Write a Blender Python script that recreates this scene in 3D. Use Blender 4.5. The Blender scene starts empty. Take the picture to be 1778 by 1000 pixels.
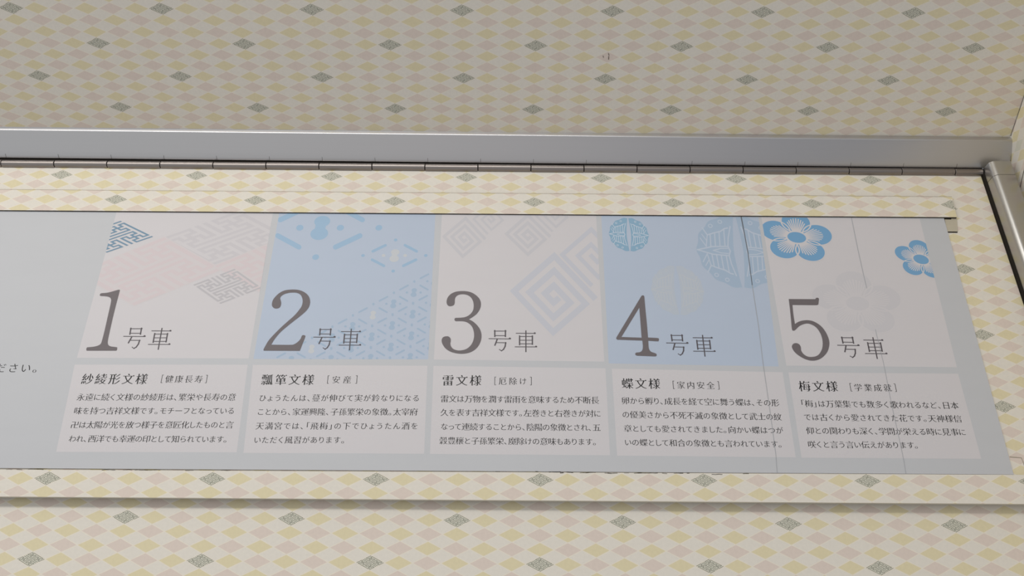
# Train interior: hinged over-door panel with an information sign, seen from below.
# Metres, X right, Y into the wall, Z up; the front face of the hinged panel is the plane y = 0.
import bpy, math, random
from mathutils import Vector, Matrix
from mathutils.geometry import delaunay_2d_cdt
random.seed(4)
SC = bpy.context.scene
COL = SC.collection

# ------------------------------------------------------------------ camera, world, lamps, exposure
FPX, PITCH, ROLL, CX, CY = 1400.0, math.radians(28.4), math.radians(0.42), 889.0, 500.0
EYE = Vector((0.0, -0.634, 1.687))
FW = Vector((0, math.cos(PITCH), math.sin(PITCH)))
_U0 = Vector((0, -math.sin(PITCH), math.cos(PITCH)))
RT = Vector((1, 0, 0)) * math.cos(ROLL) + _U0 * math.sin(ROLL)
UP = _U0 * math.cos(ROLL) - Vector((1, 0, 0)) * math.sin(ROLL)
cd = bpy.data.cameras.new('camera')
cd.sensor_width = 36.0
cd.lens = FPX / 1778.0 * 36.0
cd.clip_start = 0.01
cam = bpy.data.objects.new('camera', cd)
COL.objects.link(cam)
cam.matrix_world = Matrix(((RT.x, UP.x, -FW.x, EYE.x), (RT.y, UP.y, -FW.y, EYE.y),
                           (RT.z, UP.z, -FW.z, EYE.z), (0, 0, 0, 1)))
SC.camera = cam

W = bpy.data.worlds.new('carriage_ambience')
SC.world = W
W.use_nodes = True
wn = W.node_tree
for n in list(wn.nodes):
    wn.nodes.remove(n)
wo = wn.nodes.new('ShaderNodeOutputWorld')
wb = wn.nodes.new('ShaderNodeBackground')
wt = wn.nodes.new('ShaderNodeTexCoord')
ws = wn.nodes.new('ShaderNodeSeparateXYZ')
wm = wn.nodes.new('ShaderNodeMapRange')
wm.inputs[1].default_value = -1.0
wm.inputs[2].default_value = 1.0
wn.links.new(wt.outputs['Generated'], ws.inputs[0])
wn.links.new(ws.outputs['X'], wm.inputs[0])


def ramp(stops):
    r = wn.nodes.new('ShaderNodeValToRGB')
    wn.links.new(wm.outputs[0], r.inputs[0])
    for k, (p, c) in enumerate(stops):
        e = r.color_ramp.elements[k] if k < 2 else r.color_ramp.elements.new(p)
        e.position = p
        e.color = (*c, 1)
    return r


# invented ambience shaping falloff and rail reflections: brighter left, darker right, darkest low down
r_up = ramp([(0.0, (0.88, 0.88, 0.88)), (1.0, (0.60, 0.60, 0.60)), (0.45, (0.84, 0.84, 0.84)), (0.7, (0.68, 0.68, 0.68))])
r_low = ramp([(0.0, (0.86, 0.88, 0.90)), (1.0, (0.42, 0.43, 0.45)), (0.32, (0.80, 0.82, 0.83)), (0.47, (0.80, 0.77, 0.77)), (0.585, (0.76, 0.74, 0.74)),
              (0.635, (0.42, 0.44, 0.49)), (0.72, (0.36, 0.385, 0.43))])
wz = wn.nodes.new('ShaderNodeMapRange')
wz.inputs[1].default_value = -0.55
wz.inputs[2].default_value = -0.05
wn.links.new(ws.outputs['Z'], wz.inputs[0])
wx = wn.nodes.new('ShaderNodeMix')
wx.data_type = 'RGBA'
wn.links.new(wz.outputs[0], wx.inputs[0])
wn.links.new(r_low.outputs[0], wx.inputs[6])
wn.links.new(r_up.outputs[0], wx.inputs[7])
wn.links.new(wx.outputs[2], wb.inputs[0])
wb.inputs[1].default_value = 0.735
wn.links.new(wb.outputs[0], wo.inputs[0])


def lamp(name, loc, target, sx, sy, power, color):
    ld = bpy.data.lights.new(name, 'AREA')
    ld.shape = 'RECTANGLE'
    ld.size, ld.size_y, ld.energy, ld.color = sx, sy, power, color
    o = bpy.data.objects.new(name, ld)
    COL.objects.link(o)
    o.location = loc
    o.rotation_euler = (Vector(target) - Vector(loc)).to_track_quat('-Z', 'Y').to_euler()
    return o


# the carriage's ceiling tube, running along the car above and behind the camera
lamp('ceiling_lamp', (-0.50, -0.90, 2.43), (-0.3, 0.0, 1.85), 1.3, 0.05, 5.8, (1.0, 0.985, 0.955))

SC.view_settings.view_transform = 'Standard'
SC.view_settings.look = 'None'
SC.view_settings.exposure = 0.0
SC.view_settings.gamma = 1.0
SC.view_settings.use_curve_mapping = False


# ------------------------------------------------------------------ helpers
def ray(px, py):
    return FW + RT * ((px - CX) / FPX) - UP * ((py - CY) / FPX)


def at(px, py, y=0.0):
    """point of the upright plane at depth y that the photo shows at (px, py)"""
    d = ray(px, py)
    return EYE + d * ((y - EYE.y) / d.y)


def lin(h):
    h = h.lstrip('#')
    out = []
    for k in (0, 2, 4):
        c = int(h[k:k + 2], 16) / 255
        out.append(c / 12.92 if c <= 0.04045 else ((c + 0.055) / 1.055) ** 2.4)
    return (*out, 1.0)


WORLD_LOC = {}


def link(o, parent=None, wloc=None):
    COL.objects.link(o)
    wloc = Vector(wloc) if wloc is not None else Vector((0, 0, 0))
    WORLD_LOC[o.name] = wloc
    if parent is not None:
        o.parent = parent
        o.location = wloc - WORLD_LOC[parent.name]
    else:
        o.location = wloc
    return o


def empty(name, loc):
    o = bpy.data.objects.new(name, None)
    o.empty_display_size = 0.02
    return link(o, None, loc)


class MB:
    """collects faces (world coordinates) for ONE mesh object"""

    def __init__(self):
        self.v, self.f, self.m, self.uv = [], [], [], []

    def face(self, pts, mi=0, uv=None):
        k = len(self.v)
        self.v += [Vector(p) for p in pts]
        self.f.append(list(range(k, k + len(pts))))
        self.m.append(mi)
        self.uv.append(uv)

    def tris(self, verts, faces, mi=0):
        k = len(self.v)
        self.v += [Vector(p) for p in verts]
        for f in faces:
            self.f.append([i + k for i in f])
            self.m.append(mi)
            self.uv.append(None)

    def build(self, name, mats, parent=None, smooth=False, weld=False):
        lo = Vector([min(p[i] for p in self.v) for i in range(3)])
        hi = Vector([max(p[i] for p in self.v) for i in range(3)])
        c = (lo + hi) / 2
        me = bpy.data.meshes.new(name)
        me.from_pydata([p - c for p in self.v], [], self.f)
        for m in (mats if isinstance(mats, (list, tuple)) else [mats]):
            me.materials.append(m)
        for p, mi in zip(me.polygons, self.m):
            p.material_index = mi
            p.use_smooth = smooth
        if any(u is not None for u in self.uv):
            ul = me.uv_layers.new(name='UVMap')
            for p, u in zip(me.polygons, self.uv):
                if u is not None:
                    for li, w in zip(p.loop_indices, u):
                        ul.data[li].uv = w
        me.update()
        o = bpy.data.objects.new(name, me)
        return link(o, parent, c)


def tag(o, label=None, cat=None, group=None, kind=None):
    for k, v in (('label', label), ('category', cat), ('group', group), ('kind', kind)):
        if v:
            o[k] = v
    return o


def clip(poly, cp):
    """Sutherland-Hodgman: keep what of poly (2D) lies inside the convex polygon cp"""
    area = sum(a[0] * b[1] - b[0] * a[1] for a, b in zip(cp, cp[1:] + cp[:1]))
    sg = 1 if area > 0 else -1
    out = [tuple(p) for p in poly]
    for a, b in zip(cp, cp[1:] + cp[:1]):
        if not out:
            return []
        ex, ey = b[0] - a[0], b[1] - a[1]
        side = lambda p: sg * (ex * (p[1] - a[1]) - ey * (p[0] - a[0]))
        new = []
        for p, q in zip(out, out[1:] + out[:1]):
            sp, sq = side(p), side(q)
            if sp >= 0:
                new.append(p)
            if (sp >= 0) != (sq >= 0):
                t = sp / (sp - sq)
                new.append((p[0] + t * (q[0] - p[0]), p[1] + t * (q[1] - p[1])))
        out = new
    return out if len(out) >= 3 else []


def seg_quad(a, b, w, ext=True):
    """a straight stroke of width w as a quad, lengthened by half its width at both ends"""
    dx, dy = b[0] - a[0], b[1] - a[1]
    L = math.hypot(dx, dy) or 1e-9
    dx, dy = dx / L, dy / L
    h = w / 2
    e = h if ext else 0
    return [(a[0] - dx * e - dy * h, a[1] - dy * e + dx * h), (b[0] + dx * e - dy * h, b[1] + dy * e + dx * h),
            (b[0] + dx * e + dy * h, b[1] + dy * e - dx * h), (a[0] - dx * e + dy * h, a[1] - dy * e - dx * h)]


def inside(x, y, p):
    r = False
    for (x0, y0), (x1, y1) in zip(p, p[1:] + p[:1]):
        if (y0 > y) != (y1 > y) and x < x0 + (y - y0) / (y1 - y0) * (x1 - x0):
            r = not r
    return r


def union(polys):
    """overlapping 2D polygons -> triangles that cover their union once"""
    vs, fs = [], []
    for p in polys:
        k = len(vs)
        vs += [Vector(q) for q in p]
        fs.append(list(range(k, k + len(p))))
    ov, _, of, _, _, fo = delaunay_2d_cdt(vs, [], fs, 1, 1e-7)
    boxes = [(min(q[0] for q in p), max(q[0] for q in p), min(q[1] for q in p), max(q[1] for q in p), p) for p in polys]
    out = []
    for f in of:
        x, y = sum(ov[i].x for i in f) / len(f), sum(ov[i].y for i in f) / len(f)
        if any(b[0] <= x <= b[1] and b[2] <= y <= b[3] and inside(x, y, b[4]) for b in boxes):
            out.append([tuple(ov[i]) for i in f])
    return out


# the key-fret lozenge (one quarter, mirrored): coordinates u along one side, v along the other, -4.5..4.5
_Q = [[(2.5, 2.5), (3.5, 2.5), (3.5, 3.5), (4.5, 3.5), (4.5, 0)],
      [(2.5, 2.5), (2.5, 3.5), (1.5, 3.5), (1.5, 4.5), (4.5, 4.5)],
      [(2.5, 2.5), (1.5, 2.5), (1.5, 1.5), (0.5, 1.5), (0.5, 4.5)],
      [(2.5, 2.5), (2.5, 1.5), (3.5, 1.5), (3.5, 0.5), (0, 0.5)]]


def fret_quads(w):
    out = []
    for su in (1, -1):
        for sv in (1, -1):
            for line in _Q:
                for a, b in zip(line, line[1:]):
                    out.append(seg_quad((a[0] * su, a[1] * sv), (b[0] * su, b[1] * sv), w))
    return out


# ------------------------------------------------------------------ materials (all procedural)
def new_mat(name):
    m = bpy.data.materials.new(name)
    m.use_nodes = True
    nt = m.node_tree
    bs = nt.nodes.get('Principled BSDF')
    return m, nt, bs


class NX:
    """tiny expression helper for math nodes"""

    def __init__(self, nt):
        self.nt = nt

    def __call__(self, op, a, b=None, c=None):
        n = self.nt.nodes.new('ShaderNodeMath')
        n.operation = op
        for i, v in enumerate((a, b, c)):
            if v is None:
                continue
            if isinstance(v, (int, float)):
                n.inputs[i].default_value = v
            else:
                self.nt.links.new(v, n.inputs[i])
        return n.outputs[0]


def mixc(nt, fac, a, b):
    n = nt.nodes.new('ShaderNodeMix')
    n.data_type = 'RGBA'
    for sock, v in ((n.inputs[0], fac), (n.inputs[6], a), (n.inputs[7], b)):
        if hasattr(v, 'is_linked') or hasattr(v, 'links'):
            nt.links.new(v, sock)
        else:
            sock.default_value = v
    return n.outputs[2]


def wallpaper_material():
    m, nt, bs = new_mat('lozenge_wallpaper')
    X = NX(nt)
    uv = nt.nodes.new('ShaderNodeUVMap')
    uv.uv_map = 'UVMap'
    sp = nt.nodes.new('ShaderNodeSeparateXYZ')
    nt.links.new(uv.outputs[0], sp.inputs[0])
    u, v = sp.outputs[0], sp.outputs[1]
    ci = X('FLOOR', X('ADD', u, 0.5))
    cj = X('FLOOR', X('ADD', v, 0.5))
    d = X('ADD', X('ABSOLUTE', X('SUBTRACT', u, ci)), X('ABSOLUTE', X('SUBTRACT', v, cj)))
    inside = X('SUBTRACT', 1.0, X('MINIMUM', X('MAXIMUM', X('MULTIPLY', X('SUBTRACT', d, 0.458), 32.0), 0.0), 1.0))
    par = X('FLOORED_MODULO', X('ADD', ci, cj), 2.0)
    # marks sit where both indices are 0 mod 6 or both are 3 mod 6
    a = X('FLOORED_MODULO', ci, 3.0)
    b = X('FLOORED_MODULO', cj, 3.0)
    c = X('FLOORED_MODULO', X('ADD', ci, cj), 6.0)
    mark = X('MULTIPLY', X('LESS_THAN', X('ADD', a, b), 0.5), X('LESS_THAN', c, 0.5))
    dot = mixc(nt, par, lin('DACCC1'), lin('DCD1AE'))
    dot = mixc(nt, mark, dot, lin('D6D3C4'))
    # the pale lozenges in between, parted from the coloured ones by a thin cream line
    d2 = X('ADD', X('ABSOLUTE', X('SUBTRACT', X('FRACT', u), 0.5)), X('ABSOLUTE', X('SUBTRACT', X('FRACT', v), 0.5)))
    pale = X('MINIMUM', X('MAXIMUM', X('MULTIPLY', X('SUBTRACT', 0.475, d2), 30.0), 0.0), 1.0)
    ground = mixc(nt, pale, lin('E5DDCE'), lin('E0DACF'))
    col = mixc(nt, inside, ground, dot)
    ns = nt.nodes.new('ShaderNodeTexNoise')
    ns.inputs['Scale'].default_value = 420.0
    ns.inputs['Detail'].default_value = 3.0
    tc = nt.nodes.new('ShaderNodeTexCoord')
    nt.links.new(tc.outputs['Object'], ns.inputs['Vector'])
    wv = X('MULTIPLY_ADD', ns.outputs[0], 0.10, 0.95)
    mul = nt.nodes.new('ShaderNodeMix')
    mul.data_type = 'RGBA'
    mul.blend_type = 'MULTIPLY'
    mul.inputs[0].default_value = 1.0
    nt.links.new(col, mul.inputs[6])
    cmb = nt.nodes.new('ShaderNodeCombineXYZ')
    for i in range(3):
        nt.links.new(wv, cmb.inputs[i])
    nt.links.new(cmb.outputs[0], mul.inputs[7])
    nt.links.new(mul.outputs[2], bs.inputs['Base Color'])
    bs.inputs['Roughness'].default_value = 0.6
    bs.inputs['Specular IOR Level'].default_value = 0.25
    return m


def plain(name, hexcol, rough=0.55, spec=0.3, noise=0.0, scale=90.0):
    m, nt, bs = new_mat(name)
    bs.inputs['Roughness'].default_value = rough
    bs.inputs['Specular IOR Level'].default_value = spec
    bs.inputs['Base Color'].default_value = lin(hexcol)
    if noise:
        X = NX(nt)
        tc = nt.nodes.new('ShaderNodeTexCoord')
        mp = nt.nodes.new('ShaderNodeMapping')
        mp.inputs['Scale'].default_value = (0.35, 1, 1.6)
        ns = nt.nodes.new('ShaderNodeTexNoise')
        ns.inputs['Scale'].default_value = scale
        ns.inputs['Detail'].default_value = 4.0
        nt.links.new(tc.outputs['Object'], mp.inputs[0])
        nt.links.new(mp.outputs[0], ns.inputs['Vector'])
        f = X('MULTIPLY_ADD', ns.outputs[0], 2 * noise, 1 - noise)
        vm = nt.nodes.new('ShaderNodeVectorMath')
        vm.operation = 'SCALE'
        vm.inputs[0].default_value = lin(hexcol)[:3]
        nt.links.new(f, vm.inputs['Scale'])
        nt.links.new(vm.outputs[0], bs.inputs['Base Color'])
    return m


def metal(name, hexcol, rough):
    m, nt, bs = new_mat(name)
    X = NX(nt)
    bs.inputs['Metallic'].default_value = 1.0
    tc = nt.nodes.new('ShaderNodeTexCoord')
    mp = nt.nodes.new('ShaderNodeMapping')
    mp.inputs['Scale'].default_value = (1.5, 900, 900)
    ns = nt.nodes.new('ShaderNodeTexNoise')
    ns.inputs['Scale'].default_value = 1.0
    ns.inputs['Detail'].default_value = 3.0
    nt.links.new(tc.outputs['Object'], mp.inputs[0])
    nt.links.new(mp.outputs[0], ns.inputs['Vector'])
    nt.links.new(X('MULTIPLY_ADD', ns.outputs[0], 0.08, rough - 0.04), bs.inputs['Roughness'])
    f = X('MULTIPLY_ADD', ns.outputs[0], 0.05, 0.975)
    vm = nt.nodes.new('ShaderNodeVectorMath')
    vm.operation = 'SCALE'
    vm.inputs[0].default_value = lin(hexcol)[:3]
    nt.links.new(f, vm.inputs['Scale'])
    nt.links.new(vm.outputs[0], bs.inputs['Base Color'])
    return m


M_PAPER = wallpaper_material()
M_MARK = plain('fret_mark_ink', '8C8C7F', 0.6, 0.2)
M_EDGE = plain('panel_edge', 'C9C3B4', 0.55, 0.25)
M_SEAM = plain('dark_seam', '4A4238', 0.8, 0.1)
M_UNDER_SHADE = plain('strip_under_shade', '413C35', 0.7, 0.2)  # shade below the strip put into the colour of its lower face
M_SLIT = plain('slit_dark', '5E5954', 0.8, 0.1)
M_SEAM2 = plain('strip_hairline', 'A39A8A', 0.7, 0.2)
M_GRIME = plain('grimy_plate', 'BDB5A2', 0.6, 0.25, 0.08, 160)
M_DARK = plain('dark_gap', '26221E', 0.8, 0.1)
M_RAIL = metal('brushed_aluminium', 'C4C3C4', 0.39)
M_POST = metal('post_aluminium', 'BBB9B5', 0.33)
M_HINGE = metal('hinge_steel', '928B87', 0.36)
M_SHEET = plain('sign_sheet_grey', 'C1C2C5', 0.5, 0.35, 0.022, 40)
M_CARD = plain('sign_card_white', 'CFCBCD', 0.5, 0.35, 0.018, 40)
M_BLUE = plain('sign_card_blue', 'B5C0D1', 0.5, 0.35, 0.018, 40)
M_INK = plain('black_ink', '121112', 0.5, 0.3)
M_NUM = plain('grey_numeral_ink', '6E6769', 0.5, 0.3)
M_UNIT = plain('dark_grey_ink', '544E52', 0.5, 0.3)
M_FRETBLUE = plain('fret_blue_ink', '7592A8', 0.5, 0.3)
M_FAINTPINK = plain('faint_pink_ink', 'D2C6C8', 0.5, 0.3)
M_PINKFILL = plain('faint_pink_tint', 'D1CACB', 0.5, 0.3)
M_FAINTGREY = plain('faint_grey_ink', 'C9C5C8', 0.5, 0.3)
M_MIDGREY = plain('mid_grey_ink', 'BDBABD', 0.5, 0.3)
M_GOURD = plain('gourd_blue_ink', '9CB8D1', 0.5, 0.3)
M_GOURD_S = plain('small_gourd_ink', 'A3B7CC', 0.5, 0.3)
M_CREAM = plain('cream_ink', 'C5C8CC', 0.5, 0.3)
M_SPIRAL = plain('spiral_ink', 'C4C5CD', 0.5, 0.3)
M_SPIRAL_S = plain('small_spiral_ink', 'C7C5C9', 0.5, 0.3)
M_FLY = plain('butterfly_ink', '8BADC5', 0.5, 0.3)
M_FLY_L = plain('large_butterfly_ink', 'A6B8CC', 0.5, 0.3)
M_FLY_F = plain('faint_butterfly_ink', 'B9C1CC', 0.5, 0.3)
M_VEIN = plain('vein_pale', 'C6D0DD', 0.5, 0.3)
M_VEIN_L = plain('vein_pale_large', 'BCC6D5', 0.5, 0.3)
M_VEIN_F = plain('vein_pale_grey', 'BFC4CB', 0.5, 0.3)
M_PLUM = plain('plum_blue_ink', '76A3C8', 0.5, 0.3)
M_PLUM_F = plain('faint_plum_ink', 'CAC7CA', 0.5, 0.3)


# ------------------------------------------------------------------ wallpapered surfaces
MARK_W = 0.36
MARK_TRIS = union(fret_quads(MARK_W))


def paper_surface(mb, poly, O, I, J, mi_paper=0, mi_mark=1, marks=True):
    """flat convex polygon covered with the lozenge paper; O = lattice origin, I/J = one column / one row"""
    O, I, J = Vector(O), Vector(I), Vector(J)
    N = I.cross(J).normalized()
    if N.dot(EYE - Vector(poly[0])) < 0:
        N = -N
    g11, g12, g22 = I.dot(I), I.dot(J), J.dot(J)
    det = g11 * g22 - g12 * g12

    def ij(P):
        d = Vector(P) - O
        a, b = d.dot(I), d.dot(J)
        return ((a * g22 - b * g12) / det, (b * g11 - a * g12) / det)
    lat = [ij(p) for p in poly]
    mb.face(poly, mi_paper, lat)
    if not marks:
        return
    i0, i1 = min(p[0] for p in lat), max(p[0] for p in lat)
    j0, j1 = min(p[1] for p in lat), max(p[1] for p in lat)
    base = Vector(poly[0]) - (O + I * lat[0][0] + J * lat[0][1])      # what lies off the lattice plane (≈ 0)
    s = 0.47 / 9
    quads = MARK_TRIS
    for i in range(math.floor(i0 / 3) * 3, math.ceil(i1) + 3, 3):
        for j in range(math.floor(j0 / 3) * 3, math.ceil(j1) + 3, 3):
            if (i + j) % 6 or i > i1 + 1 or j > j1 + 1:
                continue
            for q in quads:
                c = clip([(i + (a + b) * s, j + (b - a) * s) for a, b in q], lat)
                if c:
                    mb.face([O + I * a + J * b + base + N * 0.00006 for a, b in c], mi_mark)


XL = -0.80                                                            # the fixture runs on past the left of the picture
# sloping ceiling above the rail
CE0 = Vector((-0.0011, -0.0215, 2.18882))
_t = math.radians(71)
CDIR = Vector((0, -math.sin(_t), math.cos(_t)))
KS = -0.0042                                                          # the rail falls slightly towards the right


def ceil_pt(x, s):
    return CE0 + Vector((x, 0, 0)) + CDIR * s


def rail_z(x):
    return KS * x


CI = Vector((0.0216235, 0, 0)) + CDIR * 0.0000356
CJ = Vector((-0.000155, 0, 0)) + CDIR * (-0.0106563)
CO = CE0 + Vector((-0.43301, 0, 0)) + CDIR * 0.120303
WALL_K = 0.143                                                        # right wall leans in a little towards the viewer


def wall_x(y):
    return 0.4800 + WALL_K * (y + 0.0203)


mb = MB()
s_end = 0.60
pR0, pR1 = ceil_pt(0, 0), ceil_pt(0, s_end)
poly = [Vector((XL, CE0.y, CE0.z + rail_z(XL))), Vector((wall_x(CE0.y), CE0.y, CE0.z + rail_z(0.48))),
        Vector((wall_x(pR1.y), pR1.y, pR1.z)), Vector((XL, pR1.y, pR1.z))]
# project the lower edge onto the ceiling plane exactly
poly[0] = ceil_pt(XL, rail_z(XL) * 1.0)
poly[1] = Vector((wall_x(CE0.y), *ceil_pt(0, rail_z(0.48) * 1.0)[1:]))
paper_surface(mb, poly, CO, CI, CJ)
# past the corner of the side wall the ceiling runs on to the right
cA, cB = ceil_pt(0, 0.115), ceil_pt(0, s_end)
paper_surface(mb, [Vector((wall_x(cA.y), cA.y, cA.z)), Vector((1.3, cA.y, cA.z)), Vector((1.3, cB.y, cB.z)), Vector((wall_x(cB.y), cB.y, cB.z))], CO, CI, CJ)
# a small scuff on the paper
for a, b, w in (((1056.5, 93), (1057.5, 96), 1.0), ((1057, 98), (1056.8, 103), 1.1), ((1047, 97), (1048, 100), 0.8)):
    n_c = Vector((1, 0, 0)).cross(CDIR)
    q = []
    for p in seg_quad(a, b, w):
        d = ray(*p)
        P = EYE + d * ((CE0 - EYE).dot(n_c) / d.dot(n_c))
        q.append(P + (EYE - P).normalized() * 0.0003)
    mb.face(q, 2)
ceiling = mb.build('ceiling', [M_PAPER, M_MARK, M_SEAM])
tag(ceiling, 'sloping upper panel papered with pale yellow and pink lozenges', 'ceiling', kind='structure')

# lower wall, set back behind the hinged panel
mb = MB()
YW = 0.0078
paper_surface(mb, [(XL, YW, 1.35), (0.478, YW, 1.35), (0.478, YW, 1.90), (XL, YW, 1.90)],
              (-0.301017, YW, 1.827720), (0.02161, 0, -0.0000658), (-0.0000832, 0, -0.0108095))
wall = mb.build('wall_back', [M_PAPER, M_MARK])
tag(wall, 'lozenge papered lower wall below the sign panel', 'wall', kind='structure')

# wall on the right, met by the rail and the post
mb = MB()
wd = Vector((-WALL_K, -1, 0)).normalized()


def wpt(y, z):
    return Vector((wall_x(y), y, z))


paper_surface(mb, [wpt(0.02, 1.35), wpt(cA.y, 1.35), wpt(cA.y, cA.z), wpt(CE0.y, CE0.z), wpt(0.02, CE0.z)],
              wpt(-0.028, 2.172), wd * 0.0217, (0, 0, -0.01085), marks=False)
nw = Vector((-1, WALL_K, 0)).normalized()


def on_wall(px, py):
    d = ray(px, py)
    P0 = wpt(0, 2.0)
    return EYE + d * ((P0 - EYE).dot(nw) / d.dot(nw)) + nw * 0.0003


a, b = on_wall(1785, 268), on_wall(1769.6, 333)
side = (b - a).cross(nw).normalized() * 0.0004
mb.face([a + side, b + side, b - side, a - side], 1)
for s0, s1 in ((0.0, 0.05), (0.05, 0.11)):               # dark joint between ceiling and side wall
    e0, e1 = ceil_pt(0, s0), ceil_pt(0, s1)
    q0, q1 = wpt(e0.y, e0.z), wpt(e1.y, e1.z)
    dn = Vector((0, 0, -0.0007))
    mb.face([q0 + nw * 0.0003, q1 + nw * 0.0003, q1 + nw * 0.0003 + dn, q0 + nw * 0.0003 + dn], 1)
wall_r = mb.build('wall_right', [M_PAPER, M_SEAM])
tag(wall_r, 'lozenge papered side wall at the right end of the rail', 'wall', kind='structure')

# the side wall turns its corner and faces the car
mb = MB()
paper_surface(mb, [(wall_x(cA.y), cA.y, 1.35), (1.3, cA.y, 1.35), (1.3, cA.y, cA.z), (wall_x(cA.y), cA.y, cA.z)],
              (wall_x(cA.y) + 0.003, cA.y, 2.10), (0.0217, 0, 0), (0, 0, -0.01085))
wall_f = mb.build('wall_front', [M_PAPER, M_MARK])
tag(wall_f, 'lozenge papered wall beyond the corner at the right', 'wall', kind='structure')

# ------------------------------------------------------------------ metal rail (extruded profile)


def extrude_x(mb, prof, x0, x1, zf, mi=0, cap=True):
    """prof: closed list of (y, z); zf(x) shifts it in height"""
    n = len(prof)
    A = [Vector((x0, y, z + zf(x0))) for y, z in prof]
    B = [Vector((x1, y, z + zf(x1))) for y, z in prof]
    k = len(mb.v)
    mb.v += A + B
    for i in range(n):
        j = (i + 1) % n
        mb.f.append([k + i, k + j, k + n + j, k + n + i])
        mb.m.append(mi)
        mb.uv.append(None)
    if cap:
        mb.f.append([k + i for i in range(n)])
        mb.f.append([k + n + i for i in reversed(range(n))])
        mb.m += [mi, mi]
        mb.uv += [None, None]


def arc(cy, cz, r, a0, a1, n):
    return [(cy + r * math.cos(math.radians(a0 + (a1 - a0) * i / n)), cz + r * math.sin(math.radians(a0 + (a1 - a0) * i / n)))
            for i in range(n + 1)]


ZT, ZE, ZB = 2.18882, 2.1846, 2.1657            # ceiling line, bright edge, lower edge of the rail
LIP = [(-0.0098, ZB + 0.0067), (-0.0077, ZB + 0.0046), (-0.0059, ZB + 0.0030), (-0.0042, ZB + 0.0017), (-0.0026, ZB + 0.0008)]
prof = [(-0.0215, ZT + 0.0004)]
prof += arc(-0.0217 + 0.0022, ZE + 0.0012, 0.0022, 180, 225, 7)
prof += LIP + [(-0.0022, ZB + 0.0026), (0.012, ZB + 0.0026), (0.012, ZT + 0.0004)]
mb = MB()
extrude_x(mb, prof, XL, 0.4808, rail_z)
rail = mb.build('cornice_rail', M_RAIL, smooth=False)
for p in rail.data.polygons:
    p.use_smooth = len(p.vertices) == 4
rail.data.set_sharp_from_angle(angle=math.radians(28))
tag(rail, 'long brushed metal rail under the sloping papered panel, above the hinge', 'rail')

# ------------------------------------------------------------------ piano hinge
HZ = lambda x: -0.0021 * x
hinge = empty('piano_hinge', (0, -0.001, 2.1613))
tag(hinge, 'long steel piano hinge between the metal rail and the sign panel', 'hinge')
KX = [0.4546, 0.4278, 0.3762, 0.3251]
while KX[-1] > XL:
    KX.append(KX[-1] - 0.05127)
for i, (xb, xa) in enumerate(zip(KX, KX[1:])):
    mb = MB()
    r = 0.0036
    dz = 0.00012 if i % 2 else -0.00012
    n = 20
    x0, x1 = xa + 0.00035, xb - 0.00035
    ring = [(r * math.cos(2 * math.pi * k / n), r * math.sin(2 * math.pi * k / n)) for k in range(n)]
    secs = [(x0, 0.93), (x0 + 0.0002, 1.0), (x1 - 0.0002, 1.0), (x1, 0.93)]
    base = len(mb.v)
    for x, f in secs:
        for a, b in ring:
            mb.v.append(Vector((x, -0.0010 + a * f, 2.1613 + b * f + HZ(x) + dz)))
    for s_ in range(3):
        for k in range(n):
            mb.f.append([s_ * n + k, s_ * n + (k + 1) % n, (s_ + 1) * n + (k + 1) % n, (s_ + 1) * n + k])
            mb.m.append(0)
            mb.uv.append(None)
    mb.f.append(list(range(n))[::-1])
    mb.f.append([3 * n + k for k in range(n)])
    mb.m += [0, 0]
    mb.uv += [None, None]
    o = mb.build('knuckle', M_HINGE, hinge, smooth=True)
    o.data.set_sharp_from_angle(angle=math.radians(35))
mb = MB()
extrude_x(mb, arc(-0.0010, 2.1613, 0.0027, 0, 360, 12)[:-1], XL + 0.001, 0.4544, HZ)
mb.build('pin', M_DARK, hinge)
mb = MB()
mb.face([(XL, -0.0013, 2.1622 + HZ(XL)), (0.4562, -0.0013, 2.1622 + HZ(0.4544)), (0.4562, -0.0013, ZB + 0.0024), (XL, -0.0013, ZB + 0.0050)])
mb.build('gap_shade', M_DARK, hinge)  # dark sheet painting the shade in the gap above the knuckles
for xb in KX[1:]:                                                    # hairline slit in the rail's lip beside every joint
    xs_ = xb + 0.0024
    mb = MB()
    zr = rail_z(xs_)
    pr = [(y - 0.00006, z - 0.00006) for y, z in LIP[2:]]
    for (y0_, z0_), (y1_, z1_) in zip(pr, pr[1:]):
        mb.face([(xs_ - 0.00016, y0_, z0_ + zr), (xs_ + 0.00016, y0_, z0_ + zr), (xs_ + 0.00016, y1_, z1_ + zr), (xs_ - 0.00016, y1_, z1_ + zr)])
    mb.build('slit', M_SLIT, hinge)

# ------------------------------------------------------------------ hinged panel
panel = empty('hinged_panel', (0, 0.0009, 1.8407))
tag(panel, 'wide hinged panel papered with lozenges that carries the grey information sign', 'panel')
PX1, PZ0 = 0.4535, 1.8407
PBK = 0.0018
PI_, PJ_, PO_ = (0.0216997, 0, 0.0000229), (-0.000114, 0, -0.0109532), (-0.435373, 0, 2.150479)
mb = MB()
paper_surface(mb, [(XL, 0, PZ0 + 0.0012), (PX1, 0, PZ0 + 0.0012), (PX1, 0, 2.1588 + HZ(PX1)), (XL, 0, 2.1588 + HZ(XL))], PO_, PI_, PJ_)
ed = [(0.0, PZ0 + 0.0012)] + [(0.0012 + 0.0012 * math.cos(math.radians(a)), PZ0 + 0.0012 + 0.0012 * math.sin(math.radians(a))) for a in (200, 220, 240, 255, 270)] + [(PBK, PZ0)]
for p, q in zip(ed, ed[1:]):
    mb.face([(XL, *p), (PX1, *p), (PX1, *q), (XL, *q)], 2)
mb.face([(PX1, 0, PZ0 + 0.0012), (PX1, PBK, PZ0), (PX1, PBK, 2.158), (PX1, 0, 2.158)], 3)
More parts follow.
